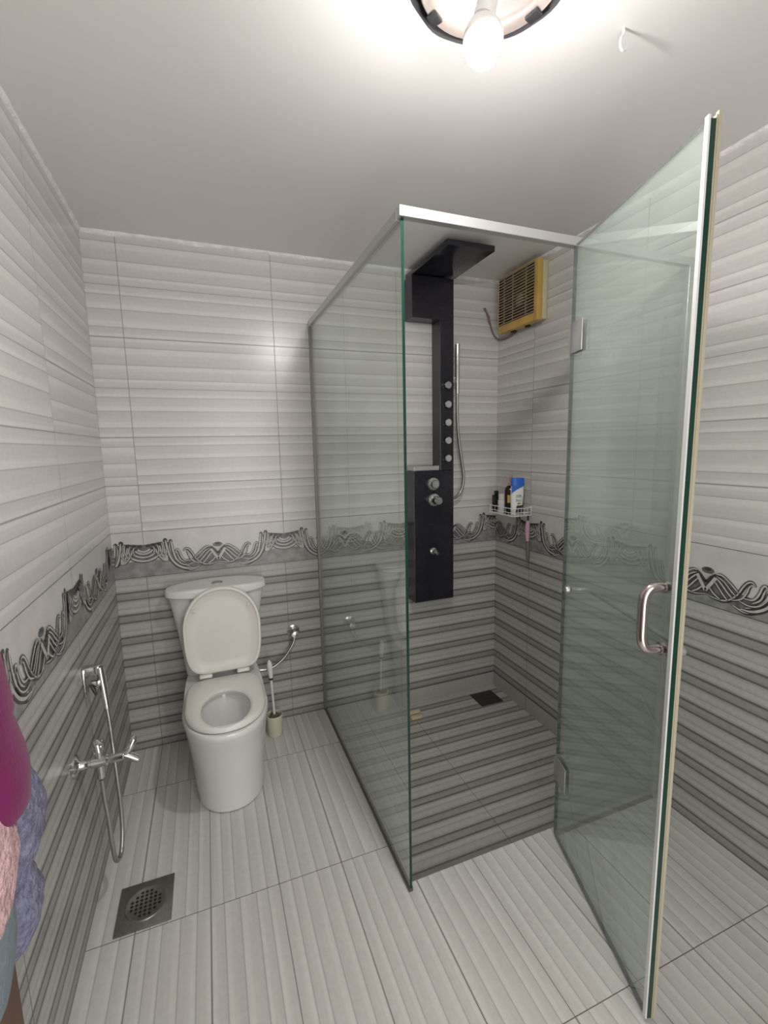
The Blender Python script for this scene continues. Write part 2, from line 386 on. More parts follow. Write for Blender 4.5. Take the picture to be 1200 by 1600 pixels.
        for sg in (1, -1):
            for (x0, y0, x1, y1) in [(.060, .083, .078, .150), (.050, .088, .058, .143), (.035, .098, .040, .137), (.066, .075, .095, .120)]:
                ribbon([(s_ + sg * x0, y0), (s_ + sg * (x0 * .45 + x1 * .55 + .004), (y0 + y1) / 2), (s_ + sg * x1 * .9, y1)], .0085, .0070, dk)
                ribbon([(s_ + sg * x0, y0), (s_ + sg * (x0 * .45 + x1 * .55 + .004), (y0 + y1) / 2), (s_ + sg * x1 * .9, y1 - .003)], .0045, .0072, lt)
            for q, r in ((.016, .010), (.038, .011), (.060, .011)): blob(s_ + sg * q, .134 + q * .16, r, .0055, .0030, dk)

def wall(name, mp, wid, useam, borderseam, flips, z_low=0.0, low_extra=None):
    mb = MB(); m2 = lambda u, v: mp(u, v, 0)
    tiles(mb, m2, 0, wid, useam, .6, 1.0, H, 1.0, .2, 0, flips)
    tiles(mb, m2, 0, wid, useam, .6, 0.0, .8, 0.0, .2, 1, lambda c, r: False)
    if low_extra: tiles(mb, m2, low_extra[0], low_extra[1], useam, .6, SZ, 0, -.2 + .0, .2, 2, lambda c, r: False)
    # border course: light stone above, grey marble below with a soft uneven edge
    n = int(wid / .012)
    for i in range(n):
        a = wid * i / n; b = wid * (i + 1) / n
        def ed(u):
            t = ((u - borderseam) / .6) % 1.0; t = abs(t - .5) * 2
            return .80 + .052 + .028 * t * t
        for (v0, v1, mi) in ((.80, ed, 4), (ed, 1.0, 3)):
            f0 = v0 if callable(v0) else (lambda u, c=v0: c); f1 = v1 if callable(v1) else (lambda u, c=v1: c)
            mb.add([mp(a, f0(a), 0), mp(b, f0(b), 0), mp(b, f1(b), 0), mp(a, f1(a), 0)], [(0, 1, 2, 3)], mi)
    k = math.floor(-useam / .6)
    while useam + k * .6 < wid:
        s_ = useam + k * .6; k += 1
        if s_ > .01: mb.add([mp(s_ - .0008, .93, .0003), mp(s_ + .0008, .93, .0003), mp(s_ + .0008, 1.0, .0003), mp(s_ - .0008, 1.0, .0003)], [(0, 1, 2, 3)], 6)
    for v, c in ((1.0, 6), (.80, 5)): mb.add([mp(0, v - .0010, .0004), mp(wid, v - .0010, .0004), mp(wid, v + .0010, .0004), mp(0, v + .0010, .0004)], [(0, 1, 2, 3)], c)
    border(mb, mp, wid, borderseam, (5, 6, 7))
    return mb.build(name, [M_up, M_lo, M_base_tile, M_border_lt, M_border_dk, M_or_d, M_or_m, M_or_l], kind='structure')
# profile was written top-down: unflipped tiles (v up) show it upside down, so "flip" = bright above the line
def fb(c, r):   # back wall; r = 0 is z 1.0..1.2
    if c < 0: return {0: False, 1: False, 2: True, 3: False, 4: True, 5: False}.get(r, False)
    return {0: True, 1: True, 2: True, 3: False, 4: True, 5: False}.get(r, True)
def fs_(seed):
    return lambda c, r: ((c * 7 + r * 13 + seed * 5 + (c * r * 3)) % 5) > 2
wall('wall_back', lambda u, v, h: (u, -h, v), W, .12, .12, fb, low_extra=(.905, W))
wall('wall_left', lambda u, v, h: (h, -u, v), D, .02, .015, fs_(1))
wall('wall_right', lambda u, v, h: (W - h, -u, v), D, .30, .30, fs_(4), low_extra=(0, 1.04))
mb = MB(); tiles(mb, lambda u, v: (u, -D, v), 0, W, .1, .6, 0, H, 0, .2, 0, fs_(2)); mb.build('wall_front', [M_up], kind='structure')

# floor: pale tiles laid lengthwise, sunken shower floor of dark striped tiles
mb = MB(); X0, Y0 = .905, -1.045
def ftiles(u0, u1, v0, v1):   # u = -y (length), v = x
    tiles(mb, lambda u, v: (v, -u, 0), u0, u1, .292, .604, v0, v1, .12, .2, 0, lambda c, r: ((r + 2 * c) % 3) == 0)
ftiles(0, -Y0, 0, X0); ftiles(-Y0, D, 0, W)
tiles(mb, lambda u, v: (u, -v, SZ), X0, W, 1.335, .6, 0, -Y0, .045, .2, 1, lambda c, r: False)
mb.add([(X0, 0, SZ), (X0, Y0, SZ), (X0, Y0, 0), (X0, 0, 0)], [(0, 1, 2, 3)], 2); mb.add([(X0, Y0, SZ), (W, Y0, SZ), (W, Y0, 0), (X0, Y0, 0)], [(0, 1, 2, 3)], 2)
mb.build('floor', [M_fl, M_lo, M_base_tile], kind='structure')
# ceiling with the round cut-out of the lamp
mb = MB(); LX, LY, LR = .95, -1.365, .158; n = 64; inner = []; outer = []
for k in range(n):
    a = 2 * math.pi * k / n; dx, dy = math.cos(a), math.sin(a); rr = LR * (1 + .012 * math.sin(5 * a) + .008 * math.sin(11 * a))
    inner.append((LX + rr * dx, LY + rr * dy, H))
    t = min(((W - LX) / dx) if dx > 1e-9 else 9e9, (-LX / dx) if dx < -1e-9 else 9e9, (-LY / dy) if dy > 1e-9 else 9e9, ((-D - LY) / dy) if dy < -1e-9 else 9e9)
    outer.append((LX + t * dx, LY + t * dy, H))
for k in range(n):
    j = (k + 1) % n; P = [inner[k], inner[j], outer[j], outer[k]]
    mb.add(P, [(0, 1, 2, 3)], 0)
    if abs(outer[k][0] - outer[j][0]) > 1e-6 and abs(outer[k][1] - outer[j][1]) > 1e-6:
        cx = W if (outer[k][0] > W - 1e-6 or outer[j][0] > W - 1e-6) else 0; cy = 0 if (outer[k][1] > -1e-6 or outer[j][1] > -1e-6) else -D
        mb.add([outer[k], outer[j], (cx, cy, H)], [(0, 1, 2)], 0)
low = [(p[0], p[1], H + .0) for p in inner]; top = [(p[0], p[1], H + .11) for p in inner]
mb.loft([low, top], 1); mb.add(top, [tuple(range(n))], 1)
mb.build('ceiling', [M_ceil, M_recess], kind='structure')
# ragged plaster line where the tiles meet the ceiling
def trim(name, mp, wid, seed):
    mb = MB(); n = int(wid / .02); rings = []
    for i in range(n + 1):
        u = wid * i / n; hgt = .014 + .007 * noise.noise(Vector((u * 6, seed, 0))) + .003 * noise.noise(Vector((u * 40, seed, 3)))
        dep = .006 + .004 * noise.noise(Vector((u * 25, seed, 9)))
        rings.append([mp(u, H - .0005, .0002), mp(u, H - .0005, dep + .002), mp(u, H - hgt * .7, dep), mp(u, H - hgt, .0002)])
    mb.loft(rings, 0, closed=True); mb.build(name, [M_plaster], kind='structure')
trim('trim_1', lambda u, v, h: (u, -h, v), W, 1); trim('trim_2', lambda u, v, h: (h, -u, v), D, 5); trim('trim_3', lambda u, v, h: (W - h, -u, v), D, 8)

# ------------------------------------------------------------------ ceiling lamp
t = thing('ceiling_lamp', 'round broken ceiling light with one bare glowing bulb in a metal ring', 'ceiling light', (LX, LY, H))
mb = MB(); mb.lathe([(.118, -.006), (.134, -.010), (.138, -.004), (.136, .02), (.128, .03), (.114, .03), (.112, .0), (.118, -.006)], (LX, LY, H), n=56); mb.build('ring', [M_ring], t)
mb = MB(); mb.lathe([(.114, .004), (.105, .03), (.085, .055), (.05, .072), (.0, .078)], (LX, LY, H), n=48); mb.build('reflector', [M_bowl], t)
for k in range(7):
    a = k * .9 + .3; mb = MB(); c, s_ = math.cos(a), math.sin(a)
    fr = lambda p, c=c, s_=s_: Vector((LX + p.x * c - p.y * s_, LY + p.x * s_ + p.y * c, H + p.z))
    mb.rbox((.116, -.014, -.016), (.137, .014, -.009), .002, 0, fr); mb.build('clip', [M_blackside], t)
mb = MB(); mb.tube([(LX, LY, H + .07), (LX - .006, LY, H - .03), (LAMP_POS[0], LAMP_POS[1], H - .085)], [.018, .018, .02], 20); mb.build('socket', [M_white], t)
BA = Vector((.10, .28, 1)).normalized(); mb = MB(); mb.lathe([(.0, -.036), (.015, -.033), (.027, -.024), (.034, -.010), (.036, .003), (.036, .001), (.036, .0035)], LAMP_POS, axis=BA, n=32); mb.build('bulb', [M_bulb], t)
mb = MB(); mb.lathe([(.036, .0035), (.0370, .005), (.036, .018), (.028, .036), (.020, .050)], LAMP_POS, axis=BA, n=32); mb.build('bulb_collar', [M_white], t)

# ceiling hook
mb = MB(); hx, hy = 1.278, -1.357
mb.tube([(hx, hy, H), (hx, hy, H - .012), (hx - .008, hy - .002, H - .022), (hx - .010, hy - .002, H - .034), (hx - .002, hy, H - .042), (hx + .009, hy, H - .038), (hx + .011, hy, H - .029)], .0026, 8, sub=5)
tag(mb.build('ceiling_hook', [M_white], origin=(hx, hy, H)), 'small white open hook screwed into the ceiling right of the lamp', 'hook')

# ------------------------------------------------------------------ shower enclosure
XG, YG, XH, TZ = .8888, -1.0738, 1.4316, 1.921
enc = thing('shower_enclosure', 'green-tinted glass shower enclosure with aluminium header and an open hinged door', 'shower', (XG, YG, 0))
G, E_ = 0, 1
mb = MB(); mb.box((XG - .004, YG, .012), (XG + .004, -.004, TZ - .01), [E_, E_, E_, G, E_, G]); mb.build('side_panel', [M_glass, M_edge], enc, merge=False)
mb = MB(); mb.box((XH + .006, YG - .004, .004), (W - .004, YG + .004, TZ - .01), [E_, E_, G, E_, G, E_]); mb.build('fixed_panel', [M_glass, M_edge], enc, merge=False)
mb = MB(); mb.box((XG - .011, YG - .011, TZ - .024), (W, YG + .011, TZ + .001)); mb.build('header_rail', [M_alu], enc, bevel=.0015)
mb = MB(); mb.box((XG - .011, YG + .012, TZ - .027), (XG + .011, 0, TZ - .001)); mb.build('side_rail', [M_alu], enc, bevel=.0015)
mb = MB(); mb.box((XG - .010, -.014, 0), (XG + .010, 0, TZ - .02)); mb.build('wall_channel', [M_chan], enc, bevel=.0015)
mb = MB(); mb.box((W - .024, YG - .010, 0), (W, YG + .010, TZ - .02)); mb.build('wall_channel', [M_alu], enc, bevel=.0015)
mb = MB(); mb.box((XG - .007, YG, 0), (XG + .007, -.002, .014)); mb.build('floor_channel', [M_sil], enc, bevel=.001)
mb = MB(); mb.box((XH + .006, YG - .006, 0), (W - .01, YG + .006, .010)); mb.build('floor_channel', [M_sil], enc, bevel=.001)
mb = MB(); mb.lathe([(.0, -.0125), (.003, -.0120), (.003, -.010)], (XG + .012, YG, TZ - .012), axis=(0, 1, 0), n=12); mb.build('screw', [M_steel], enc)
dd = Vector((-.31083, -.95047, 0)); dn = Vector((-.95047, .31083, 0)); DL = .523
DF = lambda p: Vector((XH, YG, 0)) + dd * p.x + dn * p.y + Vector((0, 0, p.z))     # s along the door, offset towards the room, height
mb = MB(); mb.box((.002, -.005, .012), (DL, .005, TZ - .022), [E_, E_, G, E_, G, E_], DF); door = mb.build('door', [M_glass_d, M_edge], enc, merge=False)
mb = MB(); mb.box((DL - .009, .0052, .012), (DL + .001, .0090, TZ - .016), 0, DF); mb.build('edge_strip', [M_alu_l], door)
mb = MB(); mb.box((DL - .010, -.0080, .012), (DL + .001, -.0052, TZ - .016), 0, DF); mb.box((DL - .006, -.0145, .012), (DL + .002, -.0080, TZ - .010), 0, DF); mb.build('seal_strip', [M_pvc], door)
for hz in (1.642, .262):
    mb = MB()
    mb.rbox((.006, .0053, hz - .043), (.078, .0095, hz + .043), .0015, 0, DF); mb.rbox((.006, -.0095, hz - .043), (.078, -.0053, hz + .043), .0015, 0, DF)
    mb.tube([DF(Vector((-.001, 0, hz - .045))), DF(Vector((-.001, 0, hz + .045)))], .0075, 14)
    for k in (-1, 1):
        mb.rbox((XH + .000, YG + (.0042 if k > 0 else -.0100), hz - .045), (XH + .030, YG + (.0100 if k > 0 else -.0042), hz - .024), .0015)
        mb.rbox((XH + .000, YG + (.0042 if k > 0 else -.0100), hz + .024), (XH + .030, YG + (.0100 if k > 0 else -.0042), hz + .045), .0015)
        mb.rbox((XH - .006, YG + (.0042 if k > 0 else -.0100), hz - .03), (XH + .014, YG + (.0100 if k > 0 else -.0042), hz + .03), .0015)
    mb.build('hinge', [M_hinge], door)
# D-shaped pull on the room side, long towel bar on the far side
s0 = .492; zt, zb_ = 1.040, .905
mb = MB(); P = [(s0, .004, zt), (s0, .030, zt), (s0, .044, zt - .006), (s0, .052, zt - .024), (s0, .053, (zt + zb_) / 2), (s0, .052, zb_ + .024), (s0, .044, zb_ + .006), (s0, .030, zb_), (s0, .004, zb_)]
mb.tube([DF(Vector(p)) for p in P], .0105, 16, sub=6)
for z in (zt, zb_): mb.lathe([(.0, .008), (.0135, .008), (.0135, .0)], DF(Vector((s0, .004, z))), axis=tuple(dn), n=20)
mb.build('handle', [M_chrome_p], door)
mb = MB(); zz = .893
mb.tube([DF(Vector(p)) for p in [(.045, -.004, zz), (.047, -.032, zz), (.062, -.050, zz), (.10, -.054, zz), (.40, -.054, zz), (.46, -.054, zz), (.487, -.045, zz), (s0, -.028, zz), (s0, -.004, zz)]], .0065, 12, sub=5)
mb.lathe([(.0, .012), (.010, .011), (.012, .006), (.012, .0)], DF(Vector((.045, .004, zz))), axis=tuple(dn), n=20)
mb.build('towel_bar', [M_hinge], door)

# ------------------------------------------------------------------ shower tower panel
tw = thing('shower_tower', 'black shower tower panel with rain head, five round jets and chrome knobs', 'shower panel', (1.475, 0, .53))
a0, a1, ac, fy = 1.364, 1.590, 1.514, -.092
def slab(x0, x1, z0, z1, nm, y0=fy):
    mb = MB(); mb.box((x0, y0, z0), (x1, -.002, z1), [1, 0, 0, 1, 1, 1]); return mb.build(nm, [M_black, M_blackside], tw, bevel=.002)
slab(a0, a1, .530, 1.215, 'lower_body'); slab(ac, a1, 1.2152, 1.952, 'column'); slab(a0, a1, 1.9522, 2.146, 'upper_body')
mb = MB(); mb.rbox((a0 + .006, -.428, 2.148), (a1 + .008, -.002, 2.172), .003)
for i in range(9):
    for j in range(9): mb.lathe([(.0, -.0015), (.002, -.0012), (.0024, .0)], (a0 + .06 + i * .014, -.34 + j * .02, 2.148), n=6)
mb.build('rain_head', [M_black], tw)
mb = MB(); mb.box((a0 + .004, fy + .004, 1.2162), (ac - .006, -.004, 1.219)); mb.box((a0 + .004, fy + .002, 1.219), (ac - .006, fy + .006, 1.240)); mb.box((a0 + .004, -.006, 1.219), (ac - .006, -.003, 1.243)); mb.box((a0 + .004, fy + .006, 1.219), (a0 + .007, -.006, 1.240))
mb.build('shelf', [M_alu], tw, bevel=.001)
for z in (1.640, 1.546, 1.456, 1.366, 1.276):
    mb = MB(); mb.lathe([(.0, .017), (.016, .017), (.018, .015), (.018, .006), (.013, .0)], (1.553, fy, z), axis=(.0, -1, 0), n=24); mb.build('jet', [M_chrome], tw)
def knob(x, z, r, h, hr, hh):
    mb = MB(); mb.lathe([(r, .0), (r, .006), (r * .9, .011), (hr, .013), (hr, hh), (hr * .9, hh + .003), (.0, hh + .003)], (x, fy, z), axis=(0, -1, 0), n=28); mb.build('knob', [M_chrome], tw)
knob(1.470, 1.148, .035, .01, .021, .030); knob(1.473, 1.066, .035, .01, .021, .058)
mb = MB(); mb.lathe([(.018, .0), (.018, .005), (.011, .007), (.011, .03), (.0, .03)], (1.470, fy, .798), axis=(0, -1, 0), n=20); mb.tube([(1.470, fy - .022, .798), (1.476, fy - .04, .79)], .010, 12); mb.build('spout', [M_chrome], tw)
# hand shower at the right edge of the column
hs = thing('hand_shower', 'slim chrome stick hand shower clipped beside the black tower', 'hand shower', (1.61, -.07, 1.65))
mb = MB(); mb.rbox((1.590, -.085, 1.655), (1.622, -.055, 1.69), .003); mb.build('holder', [M_chrome], hs)
mb = MB(); mb.tube([(1.610, -.095, 1.60), (1.610, -.095, 1.70), (1.609, -.097, 1.84)], [.009, .011, .012], 16); mb.build('wand', [M_chrome], hs)
mb = MB(); mb.tube([(1.610, -.095, 1.605), (1.615, -.085, 1.50), (1.632, -.07, 1.38), (1.655, -.06, 1.27), (1.672, -.055, 1.18), (1.664, -.05, 1.11), (1.640, -.05, 1.075), (1.610, -.05, 1.062), (1.588, -.045, 1.065)], .0075, 12, sub=8); mb.build('hose', [M_hosem], hs)

# ------------------------------------------------------------------ exhaust fan and its cable
fn = thing('exhaust_fan', 'yellowed square exhaust fan with brown louvres high on the right wall', 'fan', (W, -.23, 2.03))
y0, y1, z0, z1 = -.392, -.085, 1.905, 2.172; xf = W - .062
mb = MB(); mb.rbox((W - .034, y0 + .006, z0 + .006), (W - .001, y1 - .006, z1 - .004), .004); mb.build('body', [M_fanb], fn)
mb = MB(); fw = .028
for a, b in (((xf, y0, z0), (W - .034, y0 + fw, z1)), ((xf, y1 - .006, z0), (W - .034, y1, z1)), ((xf, y0 + fw, z0), (W - .034, y1 - .006, z0 + .036)), ((xf, y0 + fw, z1 - .004), (W - .034, y1 - .006, z1))): mb.rbox(a, b, .003)
mb.build('frame', [M_fanf], fn)
mb = MB(); ns_ = 17
for k in range(ns_):
    z = z0 + .042 + k * (z1 - z0 - .050) / (ns_ - 1)
    mb.box((xf + .001, y0 + fw, z - .0021), (xf + .012, y1 - .006, z + .0021))
for yy in (-.30, -.20, -.13): mb.box((xf + .003, yy - .0007, z0 + .036), (xf + .008, yy + .0007, z1 - .004))
mb.build('louvres', [M_fanl], fn)
mb = MB(); mb.box((xf + .020, y0 + fw, z0 + .036), (W - .034, y1 - .006, z1 - .004)); mb.build('backing', [M_fani], fn)
mb = MB(); mb.lathe([(.0, .006), (.025, .005), (.032, .0)], (xf + .020, -.235, 2.035), axis=(-1, 0, 0), n=24); mb.build('hub', [M_fanb], fn)
for yy in (-.16, -.27): mb = MB(); mb.rbox((W - .03, yy - .01, z0 - .004), (W - .008, yy + .01, z0 + .006), .002); mb.build('foot', [M_fani], fn)
mb = MB(); mb.tube([(1.829, .0, 2.048), (1.830, -.010, 2.040), (1.845, -.010, 2.005), (1.852, -.010, 1.995), (1.866, -.010, 1.95), (1.885, -.012, 1.915), (1.905, -.03, 1.893), (1.908, -.09, 1.892), (1.905, -.16, 1.9)], .0042, 8, sub=6)
mb.tube([(1.832, -.012, 2.034), (1.848, -.014, 2.008), (1.846, -.012, 1.99), (1.860, -.011, 1.965)], .0035, 8, sub=5)
mb.lathe([(.0, .006), (.007, .004), (.009, .0)], (1.829, 0, 2.050), axis=(0, -1, 0), n=14)
tag(mb.build('fan_cable', [mat('grey_mauve_cable', (.22, .16, .16), .5)], origin=(1.83, 0, 2.05)), 'loose thin cable running from the back wall to the exhaust fan', 'cable')

# ------------------------------------------------------------------ corner caddy with its bottles
cz0, cz1, cx0, cy0, cy1 = .983, 1.022, 1.800, -.312, -.100
mb = MB(); rw = .0022
def loop(z, r=.0016): mb.tube([(W - .004, cy0, z), (cx0 + .01, cy0, z), (cx0, cy0 + .01, z), (cx0, cy1 - .01, z), (cx0 + .01, cy1, z), (W - .004, cy1, z)], r, 8)
loop(cz1, .0022); loop((cz0 + cz1) / 2 - .002); loop(cz0)
for k in range(6):
    x = cx0 + .012 + k * .019
    mb.tube([(x, cy0, cz1), (x, cy0, cz0), (x, cy1, cz0), (x, cy1, cz1)], .0012, 6)
for k in range(9):
    y = cy0 + .014 + k * (cy1 - cy0 - .028) / 8
    mb.tube([(cx0, y, (cz0 + cz1) / 2 - .002) if k % 2 else (cx0, y, cz1), (cx0, y, cz0), (W - .004, y, cz0)], .0011, 6)
mb.tube([(W - .004, cy0, cz1), (W - .004, cy0, cz0), (W - .004, cy1, cz0), (W - .004, cy1, cz1), (W - .004, cy0, cz1)], .0022, 8)
mb.tube([(W - .006, cy0 - .006, cz1 + .002), (W - .006, cy0 + .02, cz1 + .004)], .003, 8)
tag(mb.build('wire_basket', [M_wire], origin=(W - .05, -.2, cz0)), 'white wire basket of bottles on the right shower wall near the corner', 'shower basket')
zf = cz0 + .0026
mb = MB(); mb.rbox((1.812, -.138, zf), (1.850, -.112, zf + .09), .004); mb.rbox((1.822, -.134, zf + .09), (1.840, -.116, zf + .112), .003)
tag(mb.build('black_bottle', [M_blk], origin=(1.83, -.125, zf)), 'narrow black container at the left end of the wire basket', 'bottle')
j = thing('white_jar', 'white plastic jar between the black and the dark brown bottles', 'jar', (1.84, -.175, zf))
mb = MB(); mb.lathe([(.0, 0), (.026, 0), (.028, .004), (.028, .062), (.024, .066), (.0, .066)], (1.842, -.172, zf), n=28); mb.build('body', [M_white], j)
mb = MB(); mb.lathe([(.024, .0665), (.0255, .068), (.0255, .094), (.022, .098), (.0, .098)], (1.842, -.172, zf), n=28); mb.build('lid', [mat('pinkish_white_lid', (.72, .68, .68), .4)], j)
p = thing('pump_bottle', 'dark brown pump bottle with a tan pump in the wire basket', 'bottle', (1.84, -.228, zf)); px, py = 1.842, -.231
mb = MB(); mb.lathe([(.0, 0), (.027, 0), (.029, .004), (.029, .120), (.026, .134), (.016, .144), (.011, .147), (.0, .147)], (px, py, zf), n=30); mb.build('body', [M_brown_b], p)
mb = MB(); mb.lathe([(.012, .147), (.012, .160), (.007, .162), (.005, .164), (.005, .186), (.009, .187), (.009, .197), (.0, .199)], (px, py, zf), n=20); mb.rbox((px - .032, py - .007, zf + .187), (px + .004, py + .006, zf + .196), .002); mb.build('pump', [M_pump], p)
mb = MB()
n = 10; vs_ = []
for i in range(n + 1):
    a = math.radians(205 + 45 * i / n)
    for z in (.060, .100): vs_.append((px + .0294 * math.cos(a), py + .0294 * math.sin(a), zf + z))
mb.add(vs_, [(2 * i, 2 * i + 2, 2 * i + 3, 2 * i + 1) for i in range(n)], 0, True); mb.build('label', [M_gold], p)
# flat shampoo bottle, leaning
sb = thing('shampoo_bottle', 'white shampoo bottle with a blue top at the right end of the wire basket', 'bottle', (1.848, -.284, zf))
ang = math.radians(-24); sc = Vector((1.842, -.281, zf))
def SF(q):   # q = (across, out, up)
    x = q.x + q.z * .03
    return sc + Vector((x * math.cos(ang) + q.y * -math.sin(ang) * -1, x * math.sin(ang) * -1 * -1 + -q.y * math.cos(ang), q.z))
def sring(z, w, d): return [SF(Vector((w * math.copysign(abs(math.cos(t)) ** .7, math.cos(t)), d * math.copysign(abs(math.sin(t)) ** .8, math.sin(t)), z))) for t in [2 * math.pi * k / 28 for k in range(28)]]
mb = MB(); mb.loft([sring(0, .022, .010), sring(.006, .026, .013), sring(.05, .029, .015), sring(.10, .032, .0145), sring(.148, .0325, .012)], 0, True, False)
mb.build('body', [M_tube], sb)
mb = MB()
topr = sring(.1485, .0326, .0121)
for i, q in enumerate(topr): pass
mb.loft([sring(.1485, .0327, .0122), sring(.178, .0325, .010), sring(.188, .030, .008)], 0, True, True)
mb.build('cap', [M_blue], sb)
mb = MB()   # slanted blue patch beneath the cap, wrapped on the front face
pts = [(-.031, .112), (-.010, .126), (.015, .141), (.031, .1485), (-.031, .1485)]
mb.add([SF(Vector((a, .0150, b))) for a, b in pts], [(0, 1, 2, 3, 4)]); mb.build('blue_band', [M_blue], sb)
mb = MB()   # dark lower label
mb.add([SF(Vector((a, .0160, b))) for a, b in [(-.006, .008), (.026, .008), (.030, .052), (-.002, .050)]], [(0, 1, 2, 3)]); mb.build('label', [mat('dark_label', (.03, .012, .03), .3)], sb)
def text(body, size, loc, name, parent, m):
    cu = bpy.data.curves.new(name, 'FONT'); cu.body = body; cu.size = size; cu.align_x = 'CENTER'; cu.extrude = .0002
    tmp = bpy.data.objects.new(name, cu); COL.objects.link(tmp)
    dg = bpy.context.evaluated_depsgraph_get(); me = bpy.data.meshes.new_from_object(tmp.evaluated_get(dg)); bpy.data.objects.remove(tmp)
    M2 = MB(); M2.add([SF(Vector((loc[0] + v.co.x, loc[1] + v.co.z, loc[2] + v.co.y))) for v in me.vertices], [tuple(p_.vertices) for p_ in me.polygons])
    return M2.build(name, [m], parent)
text('head&', .010, (.006, .0166, .098), 'lettering', sb, M_ink); text('shoulders', .008, (.006, .0166, .091), 'lettering', sb, M_ink); text('2in1', .018, (.006, .0166, .070), 'lettering', sb, M_ink)
mb = MB(); mb.add([SF(Vector((.008 + .008 * math.cos(k * .5236) - .003 * math.sin(k * .5236), .0166, .060 + .004 * math.sin(k * .5236) + .003 * math.cos(k * .5236)))) for k in range(12)], [tuple(range(12))]); mb.build('printed_nut', [M_orange], sb)
# pink-handled scrub brush hanging below
bz = thing('bath_brush', 'pink and brown handled brush hanging under the wire basket', 'brush', (1.885, -.318, .80))
mb = MB(); mb.tube([(1.888, cy0 - .006, .983), (1.886, -.320, .972), (1.884, -.322, .955)], .004, 8); mb.build('hook', [M_blk], bz)
mb = MB(); mb.tube([(1.884, -.322, .958), (1.882, -.322, .93), (1.882, -.323, .88), (1.884, -.323, .855)], [.009, .012, .011, .008], 14, sub=0); mb.build('handle', [M_pink], bz)
mb = MB(); mb.tube([(1.884, -.323, .856), (1.886, -.324, .82), (1.886, -.325, .77), (1.884, -.325, .745)], [.007, .010, .009, .004], 12); mb.build('head', [M_olive], bz)
# bits on the shower floor
for k, (x, y, lab) in enumerate(((1.362, -.088, 'tan bar of soap on the shower floor nearer the back wall'), (1.352, -.135, 'tan bar of soap on the shower floor farther from the back wall'))):
    mb = MB(); mb.rbox((x - .04, y - .014, SZ + .0005), (x + .022, y + .014, SZ + .014), .004); tag(mb.build('soap_bar', [M_tan], origin=(x, y, SZ)), lab, 'soap', 'soap bars on the shower floor')

# ------------------------------------------------------------------ floor drains
dr = thing('floor_drain', 'large square steel floor drain with a round pierced centre near the left wall', 'drain', (.14, -.812, 0))
mb = MB(); mb.rbox((.064, -.890, .0004), (.213, -.734, .0045), .001); mb.build('plate', [M_steel], dr)
mb = MB(); c = (.139, -.812, .0045); mb.lathe([(.0, .0016), (.048, .0016), (.050, .0028), (.055, .0028), (.057, .0)], c, n=40); mb.build('grate', [M_steel], dr)
mb = MB()
for i in range(-3, 4):
    for j_ in range(-3, 4):
        if i * i + j_ * j_ <= 10: mb.lathe([(.0, .0020), (.0042, .0020), (.0042, .0015)], (c[0] + i * .0125, c[1] + j_ * .0125, c[2]), n=10)
mb.build('holes', [M_hole], dr)
mb = MB(); mb.rbox((1.722, -.175, SZ + .0004), (1.862, -.048, SZ + .004), .001); mb.lathe([(.0, .003), (.045, .003), (.050, .001), (.052, .0)], (1.792, -.111, SZ + .004), n=32)
mb.lathe([(.028, .0035), (.032, .0045), (.036, .0035)], (1.792, -.111, SZ + .004), n=32)
tag(mb.build('shower_drain', [mat('dull_dark_steel', (.07, .065, .06), .45, .6)], origin=(1.79, -.11, SZ)), 'small dark square drain in the shower floor near the corner', 'drain')

# ------------------------------------------------------------------ toilet
toi = thing('toilet', 'white close-coupled toilet with its cream lid raised beneath the border tiles', 'toilet', (.405, -.33, 0))
CX = .404
def uring(hw, yf, yb, z, n=48, p=2.2, cx=CX, yr=None):
    """U-shaped outline: round front at yf, squared back at yb"""
    ym = yr if yr is not None else yf + hw * 1.35; out = []
    for k in range(n):
        a = 2 * math.pi * k / n; c, s_ = math.cos(a), math.sin(a)
        x = hw * math.copysign(abs(c) ** (2 / p if s_ < 0 else .42), c)
        y = ym + (ym - yf) * s_ if s_ < 0 else ym + (yb - ym) * min(1, abs(s_) ** .42)
        out.append(Vector((cx + x, y, z)))
    return out
def ering(hx, hy, cy, z, n=48, cx=CX): return [Vector((cx + hx * math.cos(2 * math.pi * k / n), cy + hy * math.sin(2 * math.pi * k / n), z)) for k in range(n)]
mb = MB(); yb = -.004
R = [uring(.126, -.530, yb, .0), uring(.130, -.540, yb, .006), uring(.131, -.548, yb, .06), uring(.134, -.565, yb, .14), uring(.141, -.592, yb, .23), uring(.149, -.618, yb, .31), uring(.155, -.640, yb, .350), uring(.156, -.643, yb, .366), uring(.152, -.640, yb, .373),
     ering(.105, .150, -.475, .374), ering(.097, .140, -.478, .370), ering(.093, .134, -.480, .35), ering(.090, .125, -.480, .31), ering(.078, .105, -.475, .265), ering(.055, .07, -.462, .225), ering(.035, .045, -.455, .205), ering(.028, .036, -.455, .16)]
mb.loft(R, 0, True, True); mb.build('bowl', [M_porc], toi)
mb = MB(); mb.loft([ering(.054, .069, -.462, .2245), ering(.0005, .0005, -.462, .2245)], 0); mb.build('water', [M_water], toi)
# seat ring
mb = MB()
So = lambda g_, z: uring(.146 - g_, -.631 + g_, -.235 - g_, z, p=2.15, yr=-.455)
Si = lambda g_, z: ering(.088 - g_, .127 - g_, -.487, z)
mb.loft([So(.004, .376), So(0, .380), So(0, .388), So(.005, .395), So(.012, .3985), Si(-.014, .3985), Si(-.005, .396), Si(0, .390), Si(0, .380), Si(-.003, .376), So(.004, .376)], 0); mb.build('seat', [M_seat], toi)
